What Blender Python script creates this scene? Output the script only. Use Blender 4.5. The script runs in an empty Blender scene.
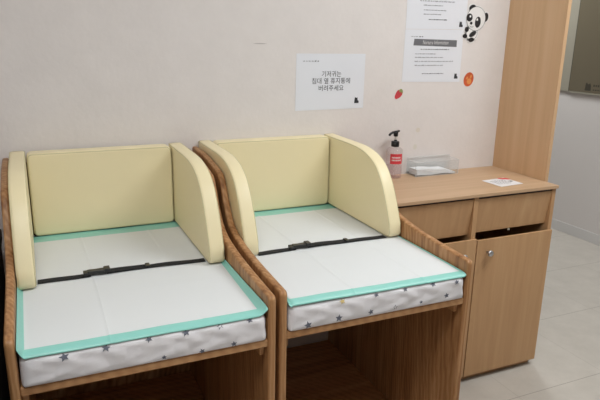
import bpy, bmesh, math, random
from mathutils import Vector, Matrix
random.seed(7)
C = bpy.context.scene.collection
PI = math.pi

# ------------------------------------------------------------------ materials
def newmat(name):
    m = bpy.data.materials.new(name); m.use_nodes = True
    nt = m.node_tree; b = nt.nodes['Principled BSDF']
    return m, nt, b
def srgb(c):
    return tuple(((v/255)/12.92 if v/255 <= .04045 else ((v/255+.055)/1.055)**2.4) for v in c) + (1,)
def setin(b, k, v):
    if k in b.inputs: b.inputs[k].default_value = v
def plain(name, c, rough=.5, metal=0, bump=0, bscale=200, var=0):
    m, nt, b = newmat(name)
    setin(b, 'Base Color', srgb(c)); setin(b, 'Roughness', rough); setin(b, 'Metallic', metal)
    tc = nt.nodes.new('ShaderNodeTexCoord')
    if bump:
        n = nt.nodes.new('ShaderNodeTexNoise'); n.inputs['Scale'].default_value = bscale; n.inputs['Detail'].default_value = 4
        nt.links.new(tc.outputs['Object'], n.inputs['Vector'])
        bp = nt.nodes.new('ShaderNodeBump'); bp.inputs['Strength'].default_value = bump; bp.inputs['Distance'].default_value = .002
        nt.links.new(n.outputs['Fac'], bp.inputs['Height']); nt.links.new(bp.outputs['Normal'], b.inputs['Normal'])
    if var:
        n = nt.nodes.new('ShaderNodeTexNoise'); n.inputs['Scale'].default_value = 4; n.inputs['Detail'].default_value = 3
        nt.links.new(tc.outputs['Object'], n.inputs['Vector'])
        r = nt.nodes.new('ShaderNodeValToRGB')
        r.color_ramp.elements[0].position = .3; r.color_ramp.elements[1].position = .7
        r.color_ramp.elements[0].color = srgb([v*(1-var) for v in c]); r.color_ramp.elements[1].color = srgb([min(255, v*(1+var*.5)) for v in c])
        nt.links.new(n.outputs['Fac'], r.inputs['Fac']); nt.links.new(r.outputs['Color'], b.inputs['Base Color'])
    return m
def wood(name, cols, grain, sc=45, stretch=.05, rough=.45, contrast=.22, rings=.0, seed=0.):
    """grain: axis index the fibres run along"""
    m, nt, b = newmat(name); N = nt.nodes; L = nt.links
    tc = N.new('ShaderNodeTexCoord'); mp = N.new('ShaderNodeMapping')
    s = [1, 1, 1]; s[grain] = stretch; mp.inputs['Scale'].default_value = s; mp.inputs['Location'].default_value = (seed, seed*.7, seed*1.3)
    L.new(tc.outputs['Object'], mp.inputs['Vector'])
    n1 = N.new('ShaderNodeTexNoise'); n1.inputs['Scale'].default_value = sc; n1.inputs['Detail'].default_value = 6; n1.inputs['Roughness'].default_value = .6; n1.inputs['Distortion'].default_value = .4
    n2 = N.new('ShaderNodeTexNoise'); n2.inputs['Scale'].default_value = sc*.22; n2.inputs['Detail'].default_value = 2
    L.new(mp.outputs['Vector'], n1.inputs['Vector']); L.new(mp.outputs['Vector'], n2.inputs['Vector'])
    mx = N.new('ShaderNodeMath'); mx.operation = 'MULTIPLY_ADD'; mx.inputs[1].default_value = .55
    L.new(n1.outputs['Fac'], mx.inputs[0])
    m2 = N.new('ShaderNodeMath'); m2.operation = 'MULTIPLY'; m2.inputs[1].default_value = .45; L.new(n2.outputs['Fac'], m2.inputs[0]); L.new(m2.outputs[0], mx.inputs[2])
    out = mx.outputs[0]
    if rings:
        w = N.new('ShaderNodeTexWave'); w.wave_type = 'RINGS'; w.rings_direction = 'Z'
        mp2 = N.new('ShaderNodeMapping'); s = [1, 1, 1]; s[grain] = .35; mp2.inputs['Scale'].default_value = s; mp2.inputs['Rotation'].default_value = (.5, .1, 0); mp2.inputs['Location'].default_value = (.3+seed, .9, 0)
        L.new(tc.outputs['Object'], mp2.inputs['Vector']); L.new(mp2.outputs['Vector'], w.inputs['Vector'])
        w.inputs['Scale'].default_value = 30; w.inputs['Distortion'].default_value = 4; w.inputs['Detail'].default_value = 2; w.inputs['Detail Scale'].default_value = 1.2
        mm = N.new('ShaderNodeMix'); mm.data_type = 'FLOAT'; mm.inputs[0].default_value = rings
        L.new(out, mm.inputs[2]); L.new(w.outputs['Fac'], mm.inputs[3]); out = mm.outputs[0]
    r = N.new('ShaderNodeValToRGB'); e = r.color_ramp.elements
    e[0].position = .5-contrast; e[0].color = srgb(cols[0]); e[1].position = .5+contrast; e[1].color = srgb(cols[2])
    k = e.new(.5); k.color = srgb(cols[1])
    L.new(out, r.inputs['Fac']); L.new(r.outputs['Color'], b.inputs['Base Color'])
    setin(b, 'Roughness', rough); setin(b, 'Specular IOR Level', .35)
    bp = N.new('ShaderNodeBump'); bp.inputs['Strength'].default_value = .12; bp.inputs['Distance'].default_value = .001
    L.new(n1.outputs['Fac'], bp.inputs['Height']); L.new(bp.outputs['Normal'], b.inputs['Normal'])
    return m
def clear(name, tint, gloss=.12, edge=.5, rough=.05):
    """thin clear plastic: fresnel-weighted mix of see-through and gloss"""
    m = bpy.data.materials.new(name); m.use_nodes = True; nt = m.node_tree; nt.nodes.clear(); N = nt.nodes; L = nt.links
    o = N.new('ShaderNodeOutputMaterial'); t = N.new('ShaderNodeBsdfTransparent'); t.inputs[0].default_value = srgb(tint)
    g = N.new('ShaderNodeBsdfPrincipled'); setin(g, 'Base Color', srgb((225, 225, 228))); setin(g, 'Roughness', rough)
    lw = N.new('ShaderNodeLayerWeight'); lw.inputs['Blend'].default_value = edge
    ma = N.new('ShaderNodeMath'); ma.operation = 'MULTIPLY_ADD'; ma.inputs[1].default_value = .12; ma.inputs[2].default_value = gloss; ma.use_clamp = True
    L.new(lw.outputs['Facing'], ma.inputs[0]); mx = N.new('ShaderNodeMixShader'); L.new(ma.outputs[0], mx.inputs[0]); L.new(t.outputs[0], mx.inputs[1]); L.new(g.outputs[0], mx.inputs[2]); L.new(mx.outputs[0], o.inputs[0])
    return m

M = {}
BOARD = ((118, 76, 44), (168, 122, 80), (202, 161, 118))
M['board'] = wood('laminated_oak_board', BOARD, 2, sc=55, stretch=.06, contrast=.2, rings=.10)
M['board_h'] = wood('laminated_oak_shelf', ((146, 100, 62), (186, 138, 94), (206, 162, 118)), 0, sc=50, stretch=.05, contrast=.2, rings=.10, seed=2.)
M['cab_v'] = wood('beech_laminate_upright', ((178, 138, 98), (190, 150, 109), (201, 163, 122)), 2, sc=38, stretch=.06, contrast=.2, seed=4.)
M['cab_top'] = wood('beech_laminate_top', ((178, 146, 114), (190, 158, 126), (200, 169, 138)), 0, sc=45, stretch=.05, contrast=.2, seed=6.)
M['panel'] = wood('oak_laminate_tall_panel', ((192, 156, 119), (205, 169, 131), (214, 181, 144)), 2, sc=26, stretch=.03, contrast=.18, seed=9.)
M['edge'] = wood('beech_edge_band', ((196, 155, 108), (206, 166, 120), (212, 174, 130)), 2, sc=40, stretch=.06, seed=3.)
M['dark'] = plain('dark_box_and_gap_shade', (56, 47, 44), .9)
M['vinyl'] = plain('pale_yellow_vinyl', (237, 224, 184), .42, bump=.15, bscale=260)
M['stitch'] = plain('cream_piping', (206, 196, 154), .5)
M['mint'] = plain('mint_film', (142, 206, 195), .35, bump=.2, bscale=60)
M['white_pad'] = plain('white_nonwoven', (218, 221, 222), .7, bump=.12, bscale=350)
M['grey_star'] = plain('grey_star_print', (104, 108, 120), .8)
M['yellow_star'] = plain('yellow_star_print', (214, 190, 130), .8)
M['strap'] = plain('black_webbing', (21, 22, 25), .85, bump=.3, bscale=500)
M['buckle'] = plain('dark_grey_plastic', (36, 37, 36), .35)
M['blackp'] = plain('black_plastic', (22, 22, 24), .3)
M['paper'] = plain('white_paper', (226, 228, 234), .6)
M['paper_lam'] = plain('white_laminated_paper', (232, 232, 234), .3)
M['ink'] = plain('black_ink', (52, 53, 58), .7)
M['ink_soft'] = plain('grey_ink', (132, 133, 140), .7)
M['band'] = plain('grey_print_band', (108, 108, 112), .6)
M['pblack'] = plain('sticker_black', (34, 34, 38), .5)
M['pwhite'] = plain('sticker_white', (230, 229, 228), .5)
M['red'] = plain('red_label', (214, 62, 72), .45)
M['redfruit'] = plain('strawberry_red', (204, 66, 74), .5, var=.12)
M['green'] = plain('leaf_green', (150, 160, 100), .6)
M['orange'] = plain('fruit_orange', (212, 96, 56), .5, var=.15)
M['orange2'] = plain('fruit_light_orange', (226, 148, 84), .5)
M['metal'] = plain('brushed_chrome', (190, 192, 196), .3, metal=.9)
M['skirt'] = plain('grey_vinyl_skirting', (204, 202, 200), .45)
M['olive'] = plain('olive_grey_board', (103, 95, 78), .35)
M['frame'] = plain('grey_board_frame', (152, 147, 133), .4)
M['groove'] = plain('board_groove', (60, 55, 45), .6)
M['wall_r'] = plain('grey_white_wall', (208, 203, 200), .75, bump=.1, bscale=120)
M['wall_f'] = plain('brown_grey_front_wall', (165, 160, 156), .7)
M['ceil'] = plain('ceiling_white', (225, 225, 222), .8)
M['lampframe'] = plain('lamp_frame', (230, 230, 230), .5)
M['clear'] = clear('clear_acrylic', (252, 253, 253), .012, .3)
M['bottle'] = clear('clear_bottle', (252, 249, 249), .06, .4)
M['gel'] = clear('pinkish_gel', (252, 245, 245), .01, .3)
M['tissue'] = plain('white_tissue', (240, 241, 244), .8, bump=.3, bscale=90)

def mat_wall():
    m, nt, b = newmat('textured_wallpaper'); N = nt.nodes; L = nt.links
    tc = N.new('ShaderNodeTexCoord')
    n = N.new('ShaderNodeTexNoise'); n.inputs['Scale'].default_value = 9; n.inputs['Detail'].default_value = 6; n.inputs['Roughness'].default_value = .65
    L.new(tc.outputs['Object'], n.inputs['Vector'])
    r = N.new('ShaderNodeValToRGB'); e = r.color_ramp.elements; e[0].position = .3; e[1].position = .7
    e[0].color = srgb((220, 214, 211)); e[1].color = srgb((226, 220, 217)); L.new(n.outputs['Fac'], r.inputs['Fac'])
    out = r.outputs['Color']
    # two old adhesive marks and one scuff on the wallpaper
    for (x, z, rx, rz, col, k) in ((-.8357, .998, .014, .012, (208, 196, 170), .45), (-.845, .926, .012, .014, (206, 202, 180), .45), (-1.55, 1.345, .03, .0022, (150, 142, 138), .6)):
        mp = N.new('ShaderNodeMapping'); mp.vector_type = 'TEXTURE'; mp.inputs['Location'].default_value = (x, 0, z); mp.inputs['Scale'].default_value = (rx, 10, rz)
        L.new(tc.outputs['Object'], mp.inputs['Vector']); ln = N.new('ShaderNodeVectorMath'); ln.operation = 'LENGTH'; L.new(mp.outputs['Vector'], ln.inputs[0])
        mr = N.new('ShaderNodeMapRange'); mr.inputs['From Min'].default_value = 1.0; mr.inputs['From Max'].default_value = .6; mr.inputs['To Min'].default_value = 0; mr.inputs['To Max'].default_value = k
        L.new(ln.outputs['Value'], mr.inputs['Value']); mx = N.new('ShaderNodeMix'); mx.data_type = 'RGBA'; L.new(mr.outputs[0], mx.inputs[0]); L.new(out, mx.inputs[6]); mx.inputs[7].default_value = srgb(col); out = mx.outputs[2]
    L.new(out, b.inputs['Base Color']); setin(b, 'Roughness', .8)
    n2 = N.new('ShaderNodeTexNoise'); n2.inputs['Scale'].default_value = 55; n2.inputs['Detail'].default_value = 5; L.new(tc.outputs['Object'], n2.inputs['Vector'])
    bp = N.new('ShaderNodeBump'); bp.inputs['Strength'].default_value = .25; bp.inputs['Distance'].default_value = .003; L.new(n2.outputs['Fac'], bp.inputs['Height']); L.new(bp.outputs['Normal'], b.inputs['Normal'])
    return m
M['wall'] = mat_wall()
def mat_floor():
    m, nt, b = newmat('beige_vinyl_tiles'); N = nt.nodes; L = nt.links
    tc = N.new('ShaderNodeTexCoord'); sp = N.new('ShaderNodeSeparateXYZ'); L.new(tc.outputs['Object'], sp.inputs[0])
    n = N.new('ShaderNodeTexNoise'); n.inputs['Scale'].default_value = 6; n.inputs['Detail'].default_value = 8; n.inputs['Roughness'].default_value = .7; L.new(tc.outputs['Object'], n.inputs['Vector'])
    r = N.new('ShaderNodeValToRGB'); e = r.color_ramp.elements; e[0].position = .3; e[1].position = .7; e[0].color = srgb((182, 176, 167)); e[1].color = srgb((196, 190, 181)); L.new(n.outputs['Fac'], r.inputs['Fac'])
    def line(sock, off, per, w):
        a = N.new('ShaderNodeMath'); a.operation = 'SUBTRACT'; L.new(sock, a.inputs[0]); a.inputs[1].default_value = off
        p = N.new('ShaderNodeMath'); p.operation = 'PINGPONG'; L.new(a.outputs[0], p.inputs[0]); p.inputs[1].default_value = per/2
        c = N.new('ShaderNodeMath'); c.operation = 'LESS_THAN'; L.new(p.outputs[0], c.inputs[0]); c.inputs[1].default_value = w; return c.outputs[0]
    a = line(sp.outputs['Y'], -.555, .4775, .0014); bb = line(sp.outputs['X'], -.653, .4775, .0014)
    mx = N.new('ShaderNodeMath'); mx.operation = 'MAXIMUM'; L.new(a, mx.inputs[0]); hf = N.new('ShaderNodeMath'); hf.operation = 'MULTIPLY'; hf.inputs[1].default_value = .4; L.new(bb, hf.inputs[0]); L.new(hf.outputs[0], mx.inputs[1])
    m3 = N.new('ShaderNodeMath'); m3.operation = 'MULTIPLY'; m3.inputs[1].default_value = .75; L.new(mx.outputs[0], m3.inputs[0])
    mc = N.new('ShaderNodeMix'); mc.data_type = 'RGBA'; L.new(m3.outputs[0], mc.inputs[0]); L.new(r.outputs['Color'], mc.inputs[6]); mc.inputs[7].default_value = srgb((128, 120, 112))
    L.new(mc.outputs[2], b.inputs['Base Color']); setin(b, 'Roughness', .42); setin(b, 'Specular IOR Level', .4)
    return m
M['floor'] = mat_floor()
def mat_quilt():
    m, nt, b = newmat('white_quilted_cotton'); N = nt.nodes; L = nt.links
    setin(b, 'Base Color', srgb((234, 232, 235))); setin(b, 'Roughness', .85)
    tc = N.new('ShaderNodeTexCoord'); v = N.new('ShaderNodeTexVoronoi'); v.feature = 'SMOOTH_F1'; v.inputs['Scale'].default_value = 26; v.inputs['Smoothness'].default_value = .3
    L.new(tc.outputs['Object'], v.inputs['Vector']); bp = N.new('ShaderNodeBump'); bp.invert = True; bp.inputs['Strength'].default_value = .4; bp.inputs['Distance'].default_value = .010
    L.new(v.outputs['Distance'], bp.inputs['Height']); L.new(bp.outputs['Normal'], b.inputs['Normal'])
    return m
M['quilt'] = mat_quilt()
def mat_emit(name, s):
    m, nt, b = newmat(name); setin(b, 'Emission Color', (1, .97, .93, 1)); setin(b, 'Emission Strength', s); return m

# ------------------------------------------------------------------ helpers
def link_mesh(name, bm, mats, parent=None, smooth=False, bevel=0, segs=3):
    me = bpy.data.meshes.new(name); bmesh.ops.recalc_face_normals(bm, faces=bm.faces[:]) if bm.faces else None
    bm.to_mesh(me); bm.free()
    if not isinstance(mats, (list, tuple)): mats = [mats]
    for k in mats: me.materials.append(M[k] if isinstance(k, str) else k)
    if smooth:
        for p in me.polygons: p.use_smooth = True
    o = bpy.data.objects.new(name, me); C.objects.link(o)
    if parent: o.parent = parent
    if bevel:
        b = o.modifiers.new('bevel', 'BEVEL'); b.width = bevel; b.segments = segs; b.limit_method = 'ANGLE'; b.angle_limit = math.radians(40)
        for p in me.polygons: p.use_smooth = True
        b.harden_normals = True
    return o
def tag(o, label, cat, group=None):
    o['label'] = label; o['category'] = cat
    if group: o['group'] = group
    return o
def struct(o): o['kind'] = 'structure'; return o
def empty(name, label, cat, loc=(0, 0, 0), group=None, rz=0):
    o = bpy.data.objects.new(name, None); C.objects.link(o); o.location = loc; o.rotation_euler = (0, 0, rz); o.empty_display_size = .05
    return tag(o, label, cat, group)
def box(bm, x0, x1, y0, y1, z0, z1, mi=0):
    vs = [bm.verts.new((x, y, z)) for x in (x0, x1) for y in (y0, y1) for z in (z0, z1)]
    for f in ((0, 1, 3, 2), (4, 6, 7, 5), (0, 4, 5, 1), (2, 3, 7, 6), (0, 2, 6, 4), (1, 5, 7, 3)):
        fc = bm.faces.new([vs[i] for i in f]); fc.material_index = mi
    return vs
def boxobj(name, dims, mat, parent=None, bevel=0):
    bm = bmesh.new(); box(bm, *dims); return link_mesh(name, bm, mat, parent, bevel=bevel)
def extrude_outline(pts, t, axis='X'):
    """closed (a, z) outline, extruded 0..t along X (pts in YZ) """
    bm = bmesh.new()
    A = [bm.verts.new((0, p[0], p[1])) for p in pts]; B = [bm.verts.new((t, p[0], p[1])) for p in pts]
    bm.faces.new(A); bm.faces.new(B[::-1]); n = len(pts)
    for i in range(n): bm.faces.new((A[i], B[i], B[(i+1) % n], A[(i+1) % n]))
    return bm
def smooth_line(pts, n=6):
    """Catmull-Rom through points"""
    out = []
    for i in range(len(pts)-1):
        p0 = pts[max(i-1, 0)]; p1 = pts[i]; p2 = pts[i+1]; p3 = pts[min(i+2, len(pts)-1)]
        for k in range(n):
            t = k/n
            out.append(tuple(.5*((2*b)+(-a+c)*t+(2*a-5*b+4*c-d)*t*t+(-a+3*b-3*c+d)*t**3) for a, b, c, d in zip(p0, p1, p2, p3)))
    out.append(tuple(pts[-1])); return out
def tube(bm, path, r, n=8, closed=False):
    path = [Vector(p) for p in path]; rings = []
    N = len(path)
    for i, p in enumerate(path):
        a = path[(i-1) % N] if (closed or i > 0) else p; b = path[(i+1) % N] if (closed or i < N-1) else p
        d = (b-a).normalized(); u = d.cross(Vector((0, 0, 1)))
        if u.length < .1: u = d.cross(Vector((0, 1, 0)))
        u.normalize(); w = d.cross(u)
        rings.append([bm.verts.new(p+(u*math.cos(2*PI*k/n)+w*math.sin(2*PI*k/n))*r) for k in range(n)])
    for i in range(N if closed else N-1):
        A, B = rings[i], rings[(i+1) % N]
        if closed and i == N-1:
            best = min(range(n), key=lambda s: (A[0].co-B[s].co).length); B = B[best:]+B[:best]
        for k in range(n): bm.faces.new((A[k], A[(k+1) % n], B[(k+1) % n], B[k]))
    if not closed:
        bm.faces.new(rings[0][::-1]); bm.faces.new(rings[-1])
def lathe(bm, prof, c=(0, 0, 0), n=32, mi=0, sx=1, sy=1):
    rings = []
    for r, z in prof:
        rings.append([bm.verts.new((c[0]+sx*r*math.cos(2*PI*k/n), c[1]+sy*r*math.sin(2*PI*k/n), c[2]+z)) for k in range(n)])
    for A, B in zip(rings, rings[1:]):
        for k in range(n): bm.faces.new((A[k], A[(k+1) % n], B[(k+1) % n], B[k])).material_index = mi
    bm.faces.new(rings[0][::-1]).material_index = mi; bm.faces.new(rings[-1]).material_index = mi
def wob(x, y, z, s=1.):
    return (math.sin(13*x*s+1.3+4*z)*math.cos(11*y*s+.4)+.6*math.sin(29*x*s+7*y*s+2)+.4*math.sin(41*y*s-17*x*s+9*z))/2
def disc(bm, cx, cz, rx, rz, y, rot=0, n=28, mi=0, th=0.):
    """flat ellipse facing -Y"""
    vs = []
    for k in range(n):
        a = 2*PI*k/n; u, v = rx*math.cos(a), rz*math.sin(a)
        vs.append(bm.verts.new((cx+u*math.cos(rot)-v*math.sin(rot), y, cz+u*math.sin(rot)+v*math.cos(rot))))
    bm.faces.new(vs).material_index = mi
def text(body, size, x, z, y, mat, parent, name, align='CENTER', bold=0, sx=1., rot=(PI/2, 0, 0), loc=None):
    cu = bpy.data.curves.new(name, 'FONT'); cu.body = body; cu.size = size; cu.align_x = align; cu.offset = bold; cu.resolution_u = 3
    t = bpy.data.objects.new('tmp', cu); C.objects.link(t)
    bpy.context.view_layer.update()
    me = bpy.data.meshes.new_from_object(t.evaluated_get(bpy.context.evaluated_depsgraph_get()))
    bpy.data.objects.remove(t); me.name = name
    o = bpy.data.objects.new(name, me); C.objects.link(o); me.materials.clear(); me.materials.append(M[mat])
    o.rotation_euler = rot; o.scale = (sx, 1, 1); o.location = loc if loc else (x, y, z); o.parent = parent
    return o
def strokes(name, rows, y, mat, parent, h=.0042):
    """rows of small print too fine to read: word-long strokes; rows = (x0, x1, z)"""
    bm = bmesh.new(); rnd = random.Random(3)
    for x0, x1, z in rows:
        x = x0
        while x < x1-.003:
            w = min(rnd.uniform(.006, .018), x1-x)
            # each word is a run of letter-like upright ticks on a baseline
            k = x
            while k < x+w-.0012:
                hh = h*rnd.uniform(.6, 1.)
                vs = [bm.verts.new(p) for p in ((k, y, z), (k+.0012, y, z), (k+.0012, y, z+hh), (k, y, z+hh))]; bm.faces.new(vs)
                k += .0021
            vs = [bm.verts.new(p) for p in ((x, y, z+h*.35), (x+w, y, z+h*.35), (x+w, y, z+h*.6), (x, y, z+h*.6))]; bm.faces.new(vs)
            x += w+.0035
    return link_mesh(name, bm, mat, parent)
def emblem(x, z, y, s, parent, mat='ink', flip=(0, 0, 0)):
    """small solid emblem: two eared blocks side by side"""
    bm = bmesh.new()
    P = [(-.5, -.6), (.55, -.6), (.55, -.12), (.32, -.05), (.28, .12), (.22, .66), (.1, .5), (-.16, .5), (-.28, .68), (-.4, .45), (-.46, .0)]
    vs = [bm.verts.new((x+p[0]*s, y, z+p[1]*s)) for p in P]; bm.faces.new(vs)
    return link_mesh('emblem', bm, mat, parent)

# ------------------------------------------------------------------ room
XL, XR, YF, YB, H = -2.80, 1.20, -3.9, 3.0, 2.45
XP = -.408
struct(boxobj('floor', (XL-.1, XR+.1, YF-.1, YB+.1, -.08, 0), 'floor'))
struct(boxobj('ceiling', (XL-.1, XR+.1, YF-.1, YB+.1, H, H+.08), 'ceil'))
struct(boxobj('wall_back', (XL, XP, 0, .12, 0, H), 'wall'))
struct(boxobj('wall_left', (XL-.1, XL, YF, YB, 0, H), 'wall'))
struct(boxobj('wall_right', (XR, XR+.1, YF, YB, 0, H), 'wall_r'))
struct(boxobj('wall_front', (XL, XR, YF-.1, YF, 0, H), 'wall_f'))
struct(boxobj('wall_passage', (XL, XR, YB, YB+.1, 0, H), 'wall_r'))
bm = bmesh.new(); box(bm, XR-.006, XR, YF, YB, .0, .074); struct(link_mesh('baseboard_right', bm, 'skirt', bevel=.002))

t = empty('partition_panel', 'tall light oak laminate panel standing at the right end of the cabinet counter', 'partition panel', (XP, -.16, 0))
boxobj('panel_board', (.0, .016, -.154, .16, 0, H), 'panel', t)
boxobj('edge_band', (-.0004, .0165, -.155, -.154, 0, H), 'panel', t)

# ceiling lamps
def lamp(x, y, w, d, e, label):
    t = empty('ceiling_light', label, 'ceiling light', (x, y, H-.03), 'flat ceiling panel lights')
    bm = bmesh.new(); a, b = w/2, d/2
    box(bm, -a-.02, a+.02, -b-.02, -b, 0, .03); box(bm, -a-.02, a+.02, b, b+.02, 0, .03); box(bm, -a-.02, -a, -b, b, 0, .03); box(bm, a, a+.02, -b, b, 0, .03)
    link_mesh('frame', bm, 'lampframe', t)
    boxobj('diffuser', (-a, a, -b, b, .012, .03), mat_emit('lamp_diffuser', 3), t)
    l = bpy.data.lights.new('panel_glow', 'AREA'); l.shape = 'RECTANGLE'; l.size = w; l.size_y = d; l.energy = e; l.color = (.95, .985, 1.0)
    o = bpy.data.objects.new('panel_glow', l); C.objects.link(o); o.location = (0, 0, .005); o.parent = t
lamp(-.5, -1.15, 1.2, .5, 24.5, 'rectangular ceiling panel light nearest the wall with the notices')
lamp(-2.3, -1.75, .8, .5, 14.5, 'rectangular ceiling panel light farther from the wall with the notices')
lamp(.4, 1.3, .6, .6, 23, 'square ceiling panel light over the passage beyond the partition')

# ------------------------------------------------------------------ changing tables
XI0, XI1, TB = -2.405, -1.8465, .021       # inner faces and thickness of the side boards (first table)
BX = (XI0+XI1)/2
def side_outline():
    top = smooth_line([(-.845, .768), (-.72, .773), (-.62, .779), (-.535, .789), (-.47, .803), (-.425, .829), (-.390, .872), (-.364, .914), (-.342, .943), (-.315, .957), (-.24, .970), (-.15, .981), (-.02, .984)], 5)
    pts = [(-.857, 0), (-.857, .752)]
    for k in range(1, 6):
        a = PI-k*PI/12; pts.append((-.842+.015*math.cos(a), .753+.015*math.sin(a)))
    pts += top[1:]; pts += [(-.002, .982), (-.002, 0)]
    return pts
def make_table(label):
    t = empty('changing_table', label, 'changing table', (BX, 0, 0), 'wooden baby changing tables')
    for x in (XI0-TB-BX, XI1-BX):
        o = link_mesh('side_panel', extrude_outline(side_outline(), TB), 'board', t, bevel=.007, segs=3); o.location = (x, 0, 0)
    a, b = XI0-BX, XI1-BX
    boxobj('mattress_platform', (a, b, -.853, -.022, .632, .652), 'board_h', t, bevel=.003)
    boxobj('bottom_shelf', (a, b, -.80, -.022, .077, .095), 'board_h', t, bevel=.002)
    boxobj('back_panel', (a, b, -.0145, -.004, .06, .965), 'board', t)
    boxobj('toe_board', (a, b, -.79, -.772, 0, .077), 'board_h', t)
    for s in (-1, 1):
        x0, x1 = (b-.014, b) if s > 0 else (a, a+.014)
        boxobj('support_block', (x0, x1, -.830, -.785, .598, .632), 'board_h', t, bevel=.004)
    return t
XO, YO = .6165, .016

def rbox_pt(p, lo, hi, r):
    q = Vector([min(max(p[i], lo[i]+r), hi[i]-r) for i in range(3)]); d = Vector(p)-q
    return (q+d.normalized()*r) if d.length > 1e-9 else Vector(p)
def make_mattress(label, stars):
    lo, hi, r = (-.276, -.860, .6525), (.276, -.024, .7275), .022
    bm = bmesh.new()
    nx, ny, nz = 90, 100, 12
    def surf(p):
        q = rbox_pt(p, lo, hi, r if p[2] > .69 else .022-.012*(.69-p[2])/.0375)
        f = max(0, min(1, (-.72-q.y)/.1))                # quilting swells strongest at the front face
        cx, cz = q.x, q.z
        k = .5+.5*math.sin(cx*62+1.4*math.sin(cz*90))*math.sin(cz*75+cx*9+1)
        if q.z > lo[2]+.004: q.y -= f*(k-.5)*.0035*max(0, min(1, (hi[2]-q.z)/.02))
        q.z += .0012*wob(q.x, q.y, 0, 1.4)*(1 if q.z > lo[2]+.03 else 0)
        return q
    import itertools
    cache = {}
    def V(i, j, k):
        key = (i, j, k)
        if key not in cache:
            p = (lo[0]+(hi[0]-lo[0])*i/nx, lo[1]+(hi[1]-lo[1])*j/ny, lo[2]+(hi[2]-lo[2])*k/nz)
            cache[key] = bm.verts.new(surf(p))
        return cache[key]
    for i in range(nx):
        for j in range(ny):
            for k in (0, nz): bm.faces.new((V(i, j, k), V(i+1, j, k), V(i+1, j+1, k), V(i, j+1, k)))
    for i in range(nx):
        for k in range(nz):
            for j in (0, ny): bm.faces.new((V(i, j, k), V(i+1, j, k), V(i+1, j, k+1), V(i, j, k+1)))
    for j in range(ny):
        for k in range(nz):
            for i in (0, nx): bm.faces.new((V(i, j, k), V(i, j+1, k), V(i, j+1, k+1), V(i, j, k+1)))
    o = link_mesh('mattress', bm, ['quilt', 'grey_star', 'yellow_star'], None, smooth=True)
    # printed stars, laid on the front face
    bm = bmesh.new(); bm.from_mesh(o.data)
    def fy(x, z):
        q = surf((x, lo[1], z)); return q
    for (x, z, s, kind, rot) in stars:
        R = [s, s*.45]; c = fy(x, z); c = (x, min(c.y, fy(x+s*.5, z).y, fy(x-s*.5, z).y)-.0012, z)
        pts = []
        for k in range(10):
            a = rot+PI/2+k*PI/5; u = x+R[k % 2]*math.cos(a); w = z+R[k % 2]*math.sin(a)
            w = min(w, hi[2]+.02); q = fy(u, min(w, hi[2])); pts.append(Vector((u, q.y-.0012, q.z if w > hi[2]-r else w)))
        vs = [bm.verts.new(p) for p in pts]; cc = bm.verts.new(sum(pts, Vector())/10)
        if kind == 2:                                   # outlined star
            ins = [bm.verts.new(cc.co+(p-cc.co)*.62) for p in pts]
            for k in range(10):
                if k % 3 != 2: bm.faces.new((vs[k], vs[(k+1) % 10], ins[(k+1) % 10], ins[k])).material_index = 1
        else:
            for k in range(10): bm.faces.new((vs[k], vs[(k+1) % 10], cc)).material_index = 2 if kind == 1 else 1
    bm.to_mesh(o.data); bm.free()
    return tag(o, label, 'mattress', 'star print mattresses on the changing tables')

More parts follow.
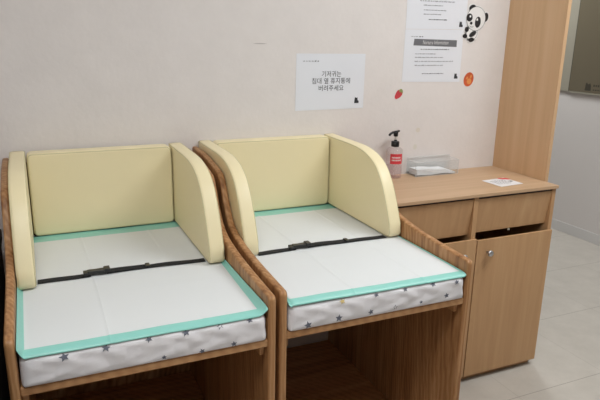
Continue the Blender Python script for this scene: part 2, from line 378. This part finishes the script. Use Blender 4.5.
def make_pad(label, xl, xr, left_fold, right_fold, ytop, folds_x, folds_y, seed, droop):
    """absorbent sheet with mint border: X runs xl..xr, left/right borders rise against the side boards"""
    bl, br = left_fold[0], right_fold[0]
    us = None
    ncore = 60; core = [i/ncore for i in range(ncore+1)]
    for f in folds_x: core += [f-.008, f-.004, f, f+.004, f+.008]
    core = sorted(set(round(c, 4) for c in core if 0 <= c <= 1))
    W0 = xr-xl
    ys = [ytop-i*(ytop+.834)/70 for i in range(71)]
    for f in folds_y: ys += [f-.004, f-.002, f, f+.002, f+.004]
    front = [-.828, -.836, -.844]
    ys = sorted(set(round(y, 4) for y in ys), reverse=True)
    bm = bmesh.new(); rows = []
    nb = 5
    def top(x, y):
        z = .7305+.0007*wob(x+seed, y, 0, 1.7)
        for f in folds_x:
            d = abs((x-xl)/W0-f+.01*math.sin(y*3)); z += .0012*max(0, 1-d/.008)
        for f in folds_y:
            d = abs(y-f-.02*(x)); z += .0012*max(0, 1-d/.005)
        return z
    prof = [(y, 0., y > -.131) for y in ys]
    # front border: lies flat, then hangs over the mattress edge
    for k in range(1, 10):
        a = k/9*PI/2*.92; prof.append((-.836-.0225*math.sin(a), -.011*(1-math.cos(a)), True))
    for y, dz, mint in prof:
        t = (ytop-y)/(ytop+.85)
        lw = left_fold[0]+(left_fold[1]-left_fold[0])*t; rw = right_fold[0]+(right_fold[1]-right_fold[0])*t
        x0, x1 = xl+min(lw, .008), xr-min(rw, .008)
        row = []
        for k in range(nb):                              # left border, outer to inner
            q = 1-k/nb; rise = left_fold[2]*t**.5*q**1.6
            row.append((xl+lw*(1-q)*1.0, y, top(xl, y)+dz*(1-.3*q)+rise, True))
        a, b = xl+lw, xr-rw
        for c in core:
            x = a+(b-a)*c; e = droop(x, y)
            row.append((x, y, top(x, y)+dz+e, mint))
        for k in range(1, nb+1):
            q = k/nb; rise = right_fold[2]*t**.5*q**1.6
            row.append((b+rw*q, y, top(xr, y)+dz*(1-.3*q)+rise+droop(b+rw*q, y), True))
        rows.append([(bm.verts.new(p[:3]), p[3]) for p in row])
    for i in range(len(rows)-1):
        A, B = rows[i], rows[i+1]
        for j in range(len(A)-1):
            f = bm.faces.new((A[j][0], A[j+1][0], B[j+1][0], B[j][0]))
            y = (A[j][0].co.y+B[j][0].co.y)/2
            mint = y > -.131 or y < -.832 or j < nb or j >= len(A)-nb-1
            f.material_index = 1 if mint else 0
    o = link_mesh('changing_pad', bm, ['white_pad', 'mint'], None, smooth=True)
    s = o.modifiers.new('thickness', 'SOLIDIFY'); s.thickness = .0012; s.offset = 1
    return tag(o, label, 'changing pad', 'disposable changing pads on the mattresses')

# cushions ---------------------------------------------------------
def cushion_mesh(outline, th, r=.008, bulge=.004):
    """outline in the YZ plane, thickness along X centred on 0; rounded rim and softly swollen faces"""
    pts = [Vector((0, a, b)) for a, b in outline]; n = len(pts)
    area = sum(pts[i].y*pts[(i+1) % n].z-pts[(i+1) % n].y*pts[i].z for i in range(n))
    sgn = 1 if area > 0 else -1
    nrm = []
    for i in range(n):
        d = (pts[(i+1) % n]-pts[i-1]).normalized(); nrm.append(Vector((0, d.z, -d.y))*sgn)
    c = sum(pts, Vector())/n
    bm = bmesh.new(); rings = []
    def ring(ins, sc, x, ):
        out = []
        for p, m in zip(pts, nrm):
            q = p-m*ins; q = c+(q-c)*sc; out.append(bm.verts.new((x, q.y, q.z)))
        rings.append(out)
    h = th/2
    for s in (-1, 1):
        seq = []
        for sc in (.9, .97): seq.append((r, sc, s*h))
        seq.append((r, 1, s*h))
        for k in range(1, 5):
            a = k/4*PI/2; seq.append((r-r*math.sin(a), 1, s*(h-r+r*math.cos(a))))
        if s == 1: seq = seq[::-1]
        for q in seq: ring(*q)
    bm.faces.new(rings[0][::-1]); bm.faces.new(rings[-1])
    for A, B in zip(rings, rings[1:]):
        for k in range(n): bm.faces.new((A[k], A[(k+1) % n], B[(k+1) % n], B[k]))
    # stitched seam cords along both rims
    bm2 = bmesh.new()
    for s in (-1, 1):
        path = [Vector((s*(h-.0015), (p-m*.0035).y, (p-m*.0035).z)) for p, m in zip(pts, nrm)]
        path = [v for i, v in enumerate(path)]
        tube(bm2, path, .0016, 6, closed=True)
    return bm, bm2
def dens(pts, d=.02):
    out = []
    for i in range(len(pts)):
        a, b = pts[i], pts[(i+1) % len(pts)]; L = math.hypot(b[0]-a[0], b[1]-a[1]); k = max(1, int(L/d))
        for j in range(k): out.append((a[0]+(b[0]-a[0])*j/k, a[1]+(b[1]-a[1])*j/k))
    return out
def round_poly(pts, rads, n=5):
    out = []
    N = len(pts)
    for i in range(N):
        p = Vector(pts[i]); a = Vector(pts[i-1]); b = Vector(pts[(i+1) % N]); r = rads[i]
        if not r: out.append(tuple(p)); continue
        u = (a-p).normalized(); v = (b-p).normalized()
        s = p+u*r; e = p+v*r
        for k in range(n+1):
            t = k/n; q = s*(1-t)**2+p*2*t*(1-t)+e*t*t; out.append(tuple(q))
    return out
def side_cushion_outline(dz=0):
    crv = smooth_line([(-.520, .78), (-.494, .84), (-.462, .900), (-.422, .950), (-.368, .982), (-.295, .999), (-.22, 1.003)], 4)
    pts = [(-.0155, .7335), (-.505, .7335), (-.518, .7375), (-.5245, .750)]+crv+[(-.0155, 1.004)]
    return dens(pts, .02)
def make_cushion(name, outline, th, label, loc, rot=(0, 0, 0), group=None):
    a, b = cushion_mesh(outline, th)
    o = link_mesh(name, a, 'vinyl', None, smooth=True); o.location = loc; o.rotation_euler = rot
    p = link_mesh('piping', b, 'stitch', o, smooth=True)
    return tag(o, label, 'cushion', group)
sideo = side_cushion_outline()
TC = .045
X1, X2, YBK = -2.355, -1.900, -.071
backo = dens(round_poly([(-.2275, 0), (.2275, 0), (.2275, .272), (-.2275, .272)], [.016, .016, .018, .022], 4), .03)
where = (('left', 'the left changing table'), ('right', 'the changing table next to the cabinet'))

def make_strap(label, xs, ys, buckle_x, slider_x, name='safety_belt', double_to=None):
    """webbing lying across the pad, slightly wavy; xs from left cushion to right cushion"""
    x0, x1 = xs; t = empty(name, label, 'safety belt', ((x0+x1)/2, sum(ys)/2, .7325), 'safety belts across the changing tables')
    ox, oy, oz = t.location
    def c(x):
        k = (x-x0)/(x1-x0); return ys[0]+(ys[1]-ys[0])*k+.004*math.sin(k*7+x0)
    def web(a, b, w, z0, th, nm):
        bm = bmesh.new(); n = 40; prev = None
        for i in range(n+1):
            x = a+(b-a)*i/n; y = c(x); z = z0+.0009*math.sin(x*40)+.0009; ring = []
            for dy, dz in ((-w/2, 0), (w/2, 0), (w/2, th), (-w/2, th)): ring.append(bm.verts.new((x-ox, y+dy-oy, z+dz-oz)))
            if prev:
                for k in range(4): bm.faces.new((prev[k], prev[(k+1) % 4], ring[(k+1) % 4], ring[k]))
            else: bm.faces.new(ring)
            prev = ring
        bm.faces.new(prev[::-1]); link_mesh(nm, bm, 'strap', t)
    web(x0, buckle_x-.012, .025, .7315, .0016, 'webbing')
    web(buckle_x+.03, x1, .025, .7315, .0016, 'webbing')
    web(buckle_x+.03, slider_x, .027, .7336, .0018, 'doubled_webbing')
    # side release buckle: body, two prongs' shoulders and ladder end
    bx, by = buckle_x-ox, c(buckle_x)-oy; z = .7338-oz
    outl = [(-.022, -.009), (-.016, -.0125), (.0, -.0105), (.018, -.0125), (.026, -.013), (.034, -.011), (.036, 0), (.034, .011), (.026, .013), (.018, .0125), (0, .0105), (-.016, .0125), (-.022, .009)]
    bm = bmesh.new(); A = [bm.verts.new((bx+p[0], by+p[1], z)) for p in outl]; B = [bm.verts.new((bx+p[0]*.94, by+p[1]*.85, z+.0115)) for p in outl]
    bm.faces.new(A[::-1]); bm.faces.new(B)
    for k in range(len(outl)): bm.faces.new((A[k], A[(k+1) % len(outl)], B[(k+1) % len(outl)], B[k]))
    o = link_mesh('buckle', bm, 'buckle', t, bevel=.002)
    bm = bmesh.new(); box(bm, bx-.03, bx-.019, by-.0125, by+.0125, z-.001, z+.009); link_mesh('buckle_latch', bm, 'blackp', t, bevel=.0015)
    bm = bmesh.new(); box(bm, bx+.024, bx+.040, by-.0135, by+.0135, z+.004, z+.0145); link_mesh('buckle_tongue', bm, 'blackp', t, bevel=.0015)
    sx, sy = slider_x-ox, c(slider_x)-oy
    bm = bmesh.new(); box(bm, sx-.006, sx+.006, sy-.0125, sy+.0125, z-.0005, z+.006); link_mesh('slider', bm, 'blackp', t, bevel=.001)
    return t

stars_l = [(-2.3139, .7130, .0115, 0, .2), (-2.2281, .7150, .0105, 0, -.2), (-2.1355, .7160, .009, 0, .4), (-2.0514, .7170, .0105, 0, .1), (-1.9703, .7180, .009, 2, .3), (-1.8957, .7190, .009, 0, .2), (-2.0152, .661, .008, 0, .4), (-1.9366, .6627, .0085, 0, .1), (-2.1041, .6648, .0065, 0, 0)]
stars_r = [(-1.7339, .6665, .0115, 0, .2), (-1.6446, .6693, .0110, 0, -.1), (-1.5479, .6688, .0095, 0, .3), (-1.4722, .6699, .008, 2, .1), (-1.5325, .7165, .0085, 0, .2), (-1.4409, .7178, .0085, 0, 0), (-1.6351, .7160, .0095, 1, .2), (-1.3485, .7188, .010, 0, .3), (-1.2674, .7109, .009, 0, .1), (-1.3869, .6698, .006, 0, .2), (-1.30, .675, .009, 0, .2)]

def dr1(x, y): return 0
make_table('wooden changing table on the left, beside the dark box')
t2 = make_table('wooden changing table on the right, standing against the cabinet')
t2.location = (BX+XO, -YO+.036, 0) if False else (BX+XO, YO, 0)
m1 = make_mattress('white star print quilted mattress in the left changing table', [(x-BX, z, s, k, r) for x, z, s, k, r in stars_l]); m1.location = (BX, 0, 0)
m2 = make_mattress('white star print quilted mattress in the changing table next to the cabinet', [(x-BX-XO, z, s, k, r) for x, z, s, k, r in stars_r]); m2.location = (BX+XO, YO, 0)
p1 = make_pad('white pad with mint edges on the left changing table, border folded up at the board', -2.4025, -1.849, (.010, .013, .020), (.002, .020, .012), -.066, [.33, .72], [-.30, -.575], 0., dr1)
p2 = make_pad('white pad with mint edges on the changing table next to the cabinet, border flat', -2.4025, -1.850, (.010, .010, .006), (.002, .006, .002), -.066, [.34, .74], [-.33, -.56], 3., lambda x, y: .004*max(0, (-1.95-x)/.4)*max(0, min(1, (-.6-y)/.2)))
p2.location = (XO, YO, 0)
for o, (w, tb) in zip((0, 1), where):
    dx, dy = o*XO, o*YO
    g = 'pale yellow padded cushions around the changing tables'
    make_cushion('side_cushion', sideo, TC, 'pale yellow curved side cushion at the left of '+tb, (X1-TC/2-.003+dx, dy, 0), group=g)
    make_cushion('side_cushion', sideo, TC, 'pale yellow curved side cushion at the right of '+tb, (X2+TC/2+.0020+dx, dy, 0), group=g)
    c = make_cushion('back_cushion', [(a, b) for a, b in backo], .060, 'pale yellow straight back cushion of '+tb, ((X1+X2)/2+dx, YBK+.0245+dy, .7318), (0, 0, PI/2), g)
make_strap('black safety belt with buckle lying across the pad of the left changing table', (X1, X2), (-.468, -.468), -2.209, -2.065)
make_strap('black safety belt with buckle lying across the pad of the table next to the cabinet', (X1+XO, X2+XO), (-.482, -.478), -1.600, -1.428)

# dark box filling an unidentified dark strip beside the left table
t = empty('dark_box', 'dark brown box filling an unidentified dark strip at the far left edge beside the left changing table', 'box', (-2.60, -.60, 0))
bm = bmesh.new(); box(bm, -.12, .150, -.45, .47, 0, .75); link_mesh('body', bm, 'dark', t, bevel=.01)
bm = bmesh.new(); box(bm, -.125, .155, -.455, .475, .751, .79); link_mesh('lid', bm, 'dark', t, bevel=.008)

# ------------------------------------------------------------------ cabinet
CX0, CX1, CY, CH = -1.207, -.412, -.382, .8128
t = empty('storage_cabinet', 'light beech cabinet with two drawers and two doors under a wide counter', 'cabinet', (CX0, 0, 0))
def cb(name, x0, x1, y0, y1, z0, z1, mat='cab_v', par=t, bevel=.0008):
    return boxobj(name, (x0-CX0, x1-CX0, y0, y1, z0, z1), mat, par, bevel=bevel)
cb('countertop', CX0, -.409, -.392, -.001, CH-.013, CH, 'cab_top', bevel=.0015)
cb('side_board', CX0, CX0+.018, CY+.001, -.002, .028, CH-.013)
cb('side_board', CX1-.018, CX1, CY+.0, -.002, .028, CH-.013)
cb('centre_board', -.827, -.806, CY+.0, -.002, .03, CH-.013)
cb('back_board', CX0+.018, CX1-.018, -.012, -.004, .03, CH-.013)
cb('plinth', CX0+.004, CX1-.006, CY+.018, -.01, 0, .0275)
cb('floor_board', CX0+.018, CX1-.018, CY+.02, -.012, .03, .046)
cb('top_rail', CX0+.018, CX1-.018, CY+.004, CY+.02, CH-.024, CH-.0135, 'dark')  # dark colour paints the shade in the gap above the drawers
def drawer(x0, x1, z0, z1):
    tilt = .020
    bm = bmesh.new(); th = .016
    P = [(CY+.002, z1), (CY+.002+th, z1), (CY+tilt+th, z0), (CY+tilt, z0)]
    A = [bm.verts.new((x0-CX0, a, b)) for a, b in P]; B = [bm.verts.new((x1-CX0, a, b)) for a, b in P]
    bm.faces.new(A); bm.faces.new(B[::-1])
    for k in range(4): bm.faces.new((A[k], B[k], B[(k+1) % 4], A[(k+1) % 4]))
    d = link_mesh('drawer', bm, 'cab_v', t, bevel=.001)
    bm = bmesh.new()
    for (a, b, c, e, f, g) in ((x0+.02, x0+.032, CY+.04, -.03, z0+.01, z1-.03), (x1-.032, x1-.02, CY+.04, -.03, z0+.01, z1-.03), (x0+.032, x1-.032, CY+.04, -.03, z0+.01, z0+.016)): box(bm, a-CX0, b-CX0, c, e, f, g)
    link_mesh('drawer_box', bm, 'cab_v', d)
drawer(-.8035, -.4305, .648, .7895); drawer(-1.187, -.8275, .644, .7905)
for x0, x1, kx, zt in ((-.7985, -.4130, -.7475, .625), (-1.2065, -.8035, -.872, .632)):
    d = cb('door', x0, x1, CY, CY, 0, zt) if False else boxobj('door', (x0-CX0, x1-CX0, CY-.0095, CY-.0005, .030, zt), 'cab_v', t, bevel=.001)
    bm = bmesh.new(); lathe(bm, [(.0045, 0), (.0045, .010), (.0095, .013), (.0125, .019), (.0120, .024), (.006, .026)], n=24)
    bmesh.ops.rotate(bm, verts=bm.verts[:], cent=(0, 0, 0), matrix=Matrix.Rotation(PI/2, 3, 'X'))
    k = link_mesh('knob', bm, 'metal', d, smooth=True); k.location = (kx-CX0, CY-.0095, .573)
boxobj('door_catch', (-.638-CX0, -.628-CX0, CY+.006, CY+.012, .643, .651), 'frame', t, bevel=.002)

# ------------------------------------------------------------------ things on the counter
t = empty('pump_bottle', 'clear pump bottle with black pump head and red label beside the acrylic tray', 'pump bottle', (-.974, -.043, CH+.0005))
bm = bmesh.new(); lathe(bm, [(.028, 0), (.033, .003), (.034, .010), (.034, .108), (.032, .118), (.024, .126), (.015, .130), (.013, .136)], n=40); link_mesh('bottle_body', bm, 'bottle', t, smooth=True)
bm = bmesh.new(); lathe(bm, [(.026, .003), (.031, .006), (.0318, .012), (.0318, .052)], n=40); link_mesh('gel', bm, 'gel', t, smooth=True)
bm = bmesh.new(); lathe(bm, [(.0155, .130), (.0165, .131), (.0165, .150), (.0150, .152), (.006, .153), (.006, .158)], n=28); link_mesh('collar', bm, 'blackp', t, smooth=False, bevel=.0006)
bm = bmesh.new(); lathe(bm, [(.0045, .156), (.0045, .178)], n=16); link_mesh('pump_stem', bm, 'pwhite', t, smooth=True)
bm = bmesh.new(); lathe(bm, [(.0085, .172), (.0095, .176), (.0095, .190), (.007, .194)], n=20)
tube(bm, [(.018, .004, .192), (0, 0, .190), (-.018, -.004, .189), (-.031, -.007, .184), (-.036, -.008, .178)], .0050, 10); link_mesh('pump_head', bm, 'blackp', t, smooth=True)
bm = bmesh.new(); lathe(bm, [(.0012, .01), (.0012, .13)], n=8); link_mesh('dip_tube', bm, 'pwhite', t)
bm = bmesh.new(); a0, a1 = math.radians(-152), math.radians(-62)
prev = None
for i in range(17):
    a = a0+(a1-a0)*i/16; v = [bm.verts.new((.0345*math.cos(a), .0345*math.sin(a), z)) for z in (.062, .104)]
    if prev: bm.faces.new((prev[0], v[0], v[1], prev[1]))
    prev = v
lb = link_mesh('label', bm, 'red', t, smooth=True)
bm = bmesh.new()                                        # two rows of white print, too small to read
rnd = random.Random(5)
for z, h in ((.086, .006), (.075, .006)):
    a = math.radians(-140)
    while a < math.radians(-80):
        w = rnd.uniform(.07, .12); vs = [bm.verts.new((.0349*math.cos(q), .0349*math.sin(q), zz)) for q, zz in ((a, z), (a+w, z), (a+w, z+h), (a, z+h))]; bm.faces.new(vs); a += w+.05
link_mesh('label_print', bm, 'pwhite', lb)

t = empty('acrylic_tray', 'clear acrylic tray with low walls against the wall on the counter', 'tray', (-.776, -.041, CH+.0005))
bm = bmesh.new(); a, b, h, w = .111, .034, .061, .0025
box(bm, -a, a, -b, b, 0, w); box(bm, -a, a, -b, -b+w, w, h); box(bm, -a, a, b-w, b, w, h+.010); box(bm, -a, -a+w, -b+w, b-w, w, h); box(bm, a-w, a, -b+w, b-w, w, h)
link_mesh('tray_box', bm, 'clear', t)
bm = bmesh.new()                                        # opaque pale strips paint the light caught on rims and edges
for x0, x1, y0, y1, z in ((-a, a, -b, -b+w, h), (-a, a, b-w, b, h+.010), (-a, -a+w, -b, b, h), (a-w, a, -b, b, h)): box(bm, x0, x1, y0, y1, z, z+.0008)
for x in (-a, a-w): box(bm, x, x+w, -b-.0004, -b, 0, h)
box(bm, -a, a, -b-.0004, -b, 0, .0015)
M['rim'] = plain('painted_edge_light', (205, 203, 203), .15)
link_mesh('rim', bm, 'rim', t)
t = empty('tissue_stack', 'folded white tissues lying inside the clear acrylic tray', 'tissues', (-.776, -.041, CH+.0035))
for i in range(5):
    bm = bmesh.new(); n = 24; x0, x1 = -.100+.003*(i % 2), .100-.012*i; prev = None
    for k in range(n+1):
        x = x0+(x1-x0)*k/n; lift = .0055*i*(1-.35*k/n)+.0012*math.sin(x*50+i); v = [bm.verts.new((x, y, z+lift)) for y, z in ((-.028, 0.0002), (-.029, .005), (.026, .0055), (.027, 0.0002))]
        if prev:
            for q in range(4): bm.faces.new((prev[q], prev[(q+1) % 4], v[(q+1) % 4], v[q]))
        else: bm.faces.new(v)
        prev = v
    bm.faces.new(prev[::-1]); link_mesh('folded_tissue', bm, 'tissue', t)

t = empty('leaflet', 'small white printed card with a red figure lying on the counter', 'leaflet', (-.597, -.272, CH+.0008), rz=.0)
bm = bmesh.new()
pts = [(-.064, .048), (.062, .060), (.066, -.048), (-.058, -.060)]
A = [bm.verts.new((x, y, 0)) for x, y in pts]; B = [bm.verts.new((x, y, .0009)) for x, y in pts]
bm.faces.new(A); bm.faces.new(B)
for k in range(4): bm.faces.new((A[k], A[(k+1) % 4], B[(k+1) % 4], B[k]))
link_mesh('card', bm, 'paper_lam', t)
bm = bmesh.new(); rnd = random.Random(2)
for y in (.022, .010, -.002, -.014, -.026):
    x = -.040
    while x < .030:
        w = rnd.uniform(.006, .014); vs = [bm.verts.new(p) for p in ((x, y, .0012), (x+w, y+.001, .0012), (x+w, y+.005, .0012), (x, y+.004, .0012))]; bm.faces.new(vs); x += w+.004
link_mesh('small_print', bm, 'ink_soft', t)
bm = bmesh.new(); box(bm, .040, .052, -.006, .006, .001, .0014); link_mesh('emblem', bm, 'ink', t)
bm = bmesh.new()
for cx, cy, rx, ry in ((.048, .044, .020, .011), (.035, .052, .012, .008), (.060, .034, .010, .009)):
    vs = [bm.verts.new((cx+rx*math.cos(2*PI*k/20), cy+ry*math.sin(2*PI*k/20), .0013+cx*.001)) for k in range(20)]; bm.faces.new(vs)
link_mesh('red_figure', bm, 'red', t)

# ------------------------------------------------------------------ wall notices
def sheet(name, label, corners, cat='notice', group='white notices taped to the wall', extra=None, layer=0.):
    cx = sum(c[0] for c in corners)/4; cz = sum(c[1] for c in corners)/4
    t = empty(name, label, cat, (cx, 0, cz), group)
    bm = bmesh.new(); y0, y1 = -.0003-layer, -.0010-layer
    A = [bm.verts.new((x-cx, y0, z-cz)) for x, z in corners]; B = [bm.verts.new((x-cx, y1, z-cz)) for x, z in corners]
    bm.faces.new(A); bm.faces.new(B[::-1])
    for k in range(4): bm.faces.new((A[k], A[(k+1) % 4], B[(k+1) % 4], B[k]))
    link_mesh('sheet', bm, 'paper', t); return t, cx, cz
t, cx, cz = sheet('wall_notice', 'white notice with three lines of large Korean text above the right changing table', [(-1.4058, 1.311), (-1.1101, 1.311), (-1.1105, 1.1003), (-1.4075, 1.0975)])
Y = -.0016
for s, w, x, z, sz in (('기저귀는', .0835, -1.257, 1.2262, .0245), ('침대 옆 휴지통에', .1650, -1.257, 1.2000, .0245), ('버려주세요', .108, -1.257, 1.1725, .0245)):
    o = text(s, sz, x-cx, z-cz, Y, 'ink', t, 'printed_line', bold=.0); bw = max(v.co.x for v in o.data.vertices)-min(v.co.x for v in o.data.vertices)
    o.scale = (w/bw, 1, 1)
strokes('small_heading', [(-1.3783-cx, -1.334-cx, 1.2815-cz)], Y, 'ink_soft', t, .004)
strokes('small_heading_bold', [(-1.331-cx, -1.307-cx, 1.2812-cz)], Y, 'ink', t, .005)
emblem(-1.1425-cx, 1.1320-cz, Y, .019, t)

t, cx, cz = sheet('wall_notice', 'white English notice with a grey title band, left of the orange sticker', [(-.9315, 1.4075), (-.643, 1.411), (-.6415, 1.1965), (-.9335, 1.2005)])
bm = bmesh.new(); vs = [bm.verts.new((x-cx, Y+.0002, z-cz)) for x, z in ((-.8864, 1.3713), (-.6734, 1.3683), (-.6725, 1.3408), (-.8895, 1.3455))]; bm.faces.new(vs); link_mesh('title_band', bm, 'band', t)
o = text('Nursery Information', .0225, -.780-cx, 1.3505-cz, Y, 'pwhite', t, 'title_text', bold=-.0002); bw = max(v.co.x for v in o.data.vertices)-min(v.co.x for v in o.data.vertices); o.scale = (.127/bw, 1, 1)
strokes('small_heading', [(-.9017-cx, -.868-cx, 1.3785-cz)], Y, 'ink_soft', t, .004); strokes('small_heading_bold', [(-.864-cx, -.8409-cx, 1.378-cz)], Y, 'ink', t, .005)
strokes('body_print', [(-.8778-cx, -.7748-cx, 1.3104-cz), (-.8767-cx, -.7392-cx, 1.2965-cz), (-.8868-cx, -.884-cx, 1.2826-cz), (-.8779-cx, -.6859-cx, 1.2805-cz), (-.8868-cx, -.884-cx, 1.2657-cz), (-.8764-cx, -.7359-cx, 1.2645-cz)], Y, 'ink_soft', t)
strokes('bold_print', [(-.8525-cx, -.7095-cx, 1.3285-cz)], Y, 'ink', t, .0042); strokes('bold_print', [(-.8377-cx, -.730-cx, 1.2310-cz)], Y, 'ink', t, .0042)
emblem(-.6637-cx, 1.2213-cz, Y, .018, t)

t, cx, cz = sheet('wall_notice', 'white notice topmost beside the panda sticker, cut by the photo top edge', [(-.9325, 1.6220), (-.637, 1.6235), (-.6325, 1.4125), (-.9310, 1.4090)])
strokes('body_print', [(-.8713-cx, -.7021-cx, 1.5165-cz), (-.8531-cx, -.760-cx, 1.5004-cz), (-.862-cx, -.859-cx, 1.4852-cz), (-.8505-cx, -.739-cx, 1.4822-cz), (-.862-cx, -.859-cx, 1.468-cz), (-.8505-cx, -.765-cx, 1.4660-cz), (-.8713-cx, -.690-cx, 1.534-cz), (-.8713-cx, -.700-cx, 1.551-cz)], Y, 'ink_soft', t)
strokes('bold_print', [(-.8227-cx, -.732-cx, 1.4455-cz)], Y, 'ink', t, .005)
emblem(-.6605-cx, 1.4325-cz, Y, .018, t)

# panda sticker (die-cut sheet with printed shapes)
t = empty('panda_sticker', 'black and white panda sticker on the wall beside the top notice', 'sticker', (-.585, 0, 1.43))
ox, oz = -.585, 1.43
hd = (-.5851-ox, 1.4568-oz)
bm = bmesh.new()
for (x, z, rx, rz, r) in ((-.5851, 1.4568, .053, .053, 0), (-.6082, 1.5001, .022, .016, 0), (-.5341, 1.4643, .017, .023, 0), (-.6008, 1.3958, .036, .032, 0), (-.6291, 1.413, .015, .014, 0), (-.6358, 1.3861, .016, .013, 0), (-.6011, 1.3713, .021, .014, 0)):
    disc(bm, x-ox, z-oz, rx, rz, -.0011, r, mi=0); 
o = link_mesh('backing', bm, 'pwhite', t); s = o.modifiers.new('th', 'SOLIDIFY'); s.thickness = .0020; s.offset = 0
def P(name, y, mat, items):
    bm = bmesh.new()
    for (x, z, rx, rz, r) in items: disc(bm, x-ox, z-oz, rx, rz, y, r)
    return link_mesh(name, bm, mat, t)
P('ear', -.0030, 'pblack', [(-.6085, 1.5001, .0175, .0120, .3)]); P('ear', -.0030, 'pblack', [(-.5341, 1.4643, .0130, .0185, -.1)])
P('head_outline', -.0032, 'pblack', [(-.5851, 1.4568, .0500, .0495, 0)])
P('head', -.0034, 'pwhite', [(-.5851, 1.4568, .0483, .0480, 0)])
P('eye_patch', -.0038, 'pblack', [(-.6204, 1.4609, .0160, .0160, .5)]); P('eye_patch', -.0038, 'pblack', [(-.5748, 1.443, .0150, .0225, -.1)])
P('eye_shine', -.0041, 'pwhite', [(-.6168, 1.4655, .0045, .0048, 0)]); P('eye_shine', -.0041, 'pwhite', [(-.5795, 1.4535, .0042, .0055, 0)])
P('nose', -.0040, 'pblack', [(-.6093, 1.4386, .0068, .0060, 0)])
bm = bmesh.new(); tube(bm, [(-.617-ox, -.0038, 1.428-oz), (-.611-ox, -.0038, 1.4235-oz), (-.604-ox, -.0038, 1.4225-oz), (-.597-ox, -.0038, 1.4255-oz)], .0009, 5); link_mesh('mouth', bm, 'pblack', t)
P('body_outline', -.0027, 'pblack', [(-.6008, 1.3958, .0300, .0255, 0)]); P('body', -.0029, 'pwhite', [(-.6008, 1.3958, .0286, .0241, 0)])
P('arm', -.0036, 'pblack', [(-.6291, 1.413, .0110, .0100, -.6)]); P('arm', -.0036, 'pblack', [(-.596, 1.3948, .0200, .0100, .5)])
P('leg', -.0036, 'pblack', [(-.6358, 1.3861, .0120, .0085, 0)]); P('leg', -.0036, 'pblack', [(-.6011, 1.3713, .0150, .0090, .1)])

# fruit stickers
t = empty('fruit_sticker', 'round orange fruit sticker on the wall right of the lower notice', 'sticker', (-.5927, 0, 1.2064), 'fruit stickers on the wall')
bm = bmesh.new(); disc(bm, 0, 0, .0255, .0305, -.0005, -.35); o = link_mesh('fruit', bm, 'orange', t); s = o.modifiers.new('th', 'SOLIDIFY'); s.thickness = .0008; s.offset = 0
bm = bmesh.new(); disc(bm, .002, -.008, .0125, .0125, -.0020, .2); disc(bm, .010, .012, .005, .008, -.0020, -.4); disc(bm, -.010, .006, .004, .007, -.0020, -.6); link_mesh('segments', bm, 'orange2', t)
t = empty('fruit_sticker', 'small red strawberry sticker on the wall below the notices', 'sticker', (-.944, 0, 1.151), 'fruit stickers on the wall')
bm = bmesh.new(); pts = smooth_line([(-.018, -.016), (-.0185, -.008), (-.013, .006), (-.005, .016), (.006, .017), (.016, .010), (.017, .0), (.010, -.010), (-.002, -.017), (-.012, -.020), (-.018, -.016)], 4)[:-1]
vs = [bm.verts.new((x, -.0005, z)) for x, z in pts]; bm.faces.new(vs); o = link_mesh('berry', bm, 'redfruit', t); s = o.modifiers.new('th', 'SOLIDIFY'); s.thickness = .0008; s.offset = 0
bm = bmesh.new(); L = [(.000, .016), (.004, .021), (.012, .021), (.018, .014), (.019, .004), (.012, .008), (.010, .002), (.007, .009), (.001, .009)]
vs = [bm.verts.new((x, -.0020, z)) for x, z in L]; bm.faces.new(vs); link_mesh('leaves', bm, 'green', t)

# ------------------------------------------------------------------ board on the right wall
t = empty('wall_board', 'olive grey framed board hanging on the right side wall beyond the partition', 'board', (XR, .4, 1.02))
boxobj('backing_strip', (-.018, -.001, -1.2, .80, .003, 1.0), 'frame', t, bevel=.001)
boxobj('board_face', (-.024, -.0185, -1.2, .648, .008, 1.0), 'olive', t, bevel=.001)
boxobj('groove', (-.0215, -.0182, .649, .654, .003, 1.0), 'groove', t)
boxobj('lower_rail', (-.0225, -.0182, -1.2, .648, -.002, .0075), 'frame', t)
bm = bmesh.new(); pts = [(.535, .022), (.485, .022), (.487, .058), (.497, .074), (.505, .066), (.515, .066), (.522, .076), (.531, .07)]
vs = [bm.verts.new((-.0245, y-.022, z)) for y, z in pts]; bm.faces.new(vs); link_mesh('emblem', bm, 'groove', t)
bm = bmesh.new(); rnd = random.Random(4)
for z, h in ((.052, .014), (.026, .008)):
    y = .446
    while y > .28:
        w = rnd.uniform(.010, .016); vs = [bm.verts.new(p) for p in ((-.0245, y, z), (-.0245, y-w, z), (-.0245, y-w, z+h), (-.0245, y, z+h))]; bm.faces.new(vs); y -= w+.006
link_mesh('small_lettering', bm, 'groove', t)

# ------------------------------------------------------------------ world, camera
w = bpy.data.worlds.new('world'); bpy.context.scene.world = w; w.use_nodes = True
w.node_tree.nodes['Background'].inputs[0].default_value = (.8, .8, .8, 1); w.node_tree.nodes['Background'].inputs[1].default_value = .1
cam = bpy.data.cameras.new('camera'); co = bpy.data.objects.new('camera', cam); C.objects.link(co)
yaw, pit, rol, f = .42708, .27210, .020444, 598.755
fwd = Vector((math.sin(yaw)*math.cos(pit), math.cos(yaw)*math.cos(pit), -math.sin(pit))); rt = Vector((math.cos(yaw), -math.sin(yaw), 0)); up = rt.cross(fwd)
r2 = rt*math.cos(rol)+up*math.sin(rol); u2 = -rt*math.sin(rol)+up*math.cos(rol)
mt = Matrix((r2, u2, -fwd)).transposed().to_4x4(); mt.translation = Vector((-2.33348, -2.09737, 1.3850)); co.matrix_world = mt
cam.sensor_width = 36; cam.lens = f*36/600; cam.clip_start = .02
sc = bpy.context.scene; sc.camera = co
sc.view_settings.view_transform = 'Standard'; sc.view_settings.look = 'None'; sc.view_settings.gamma = 1; sc.view_settings.exposure = 0; sc.view_settings.use_curve_mapping = False
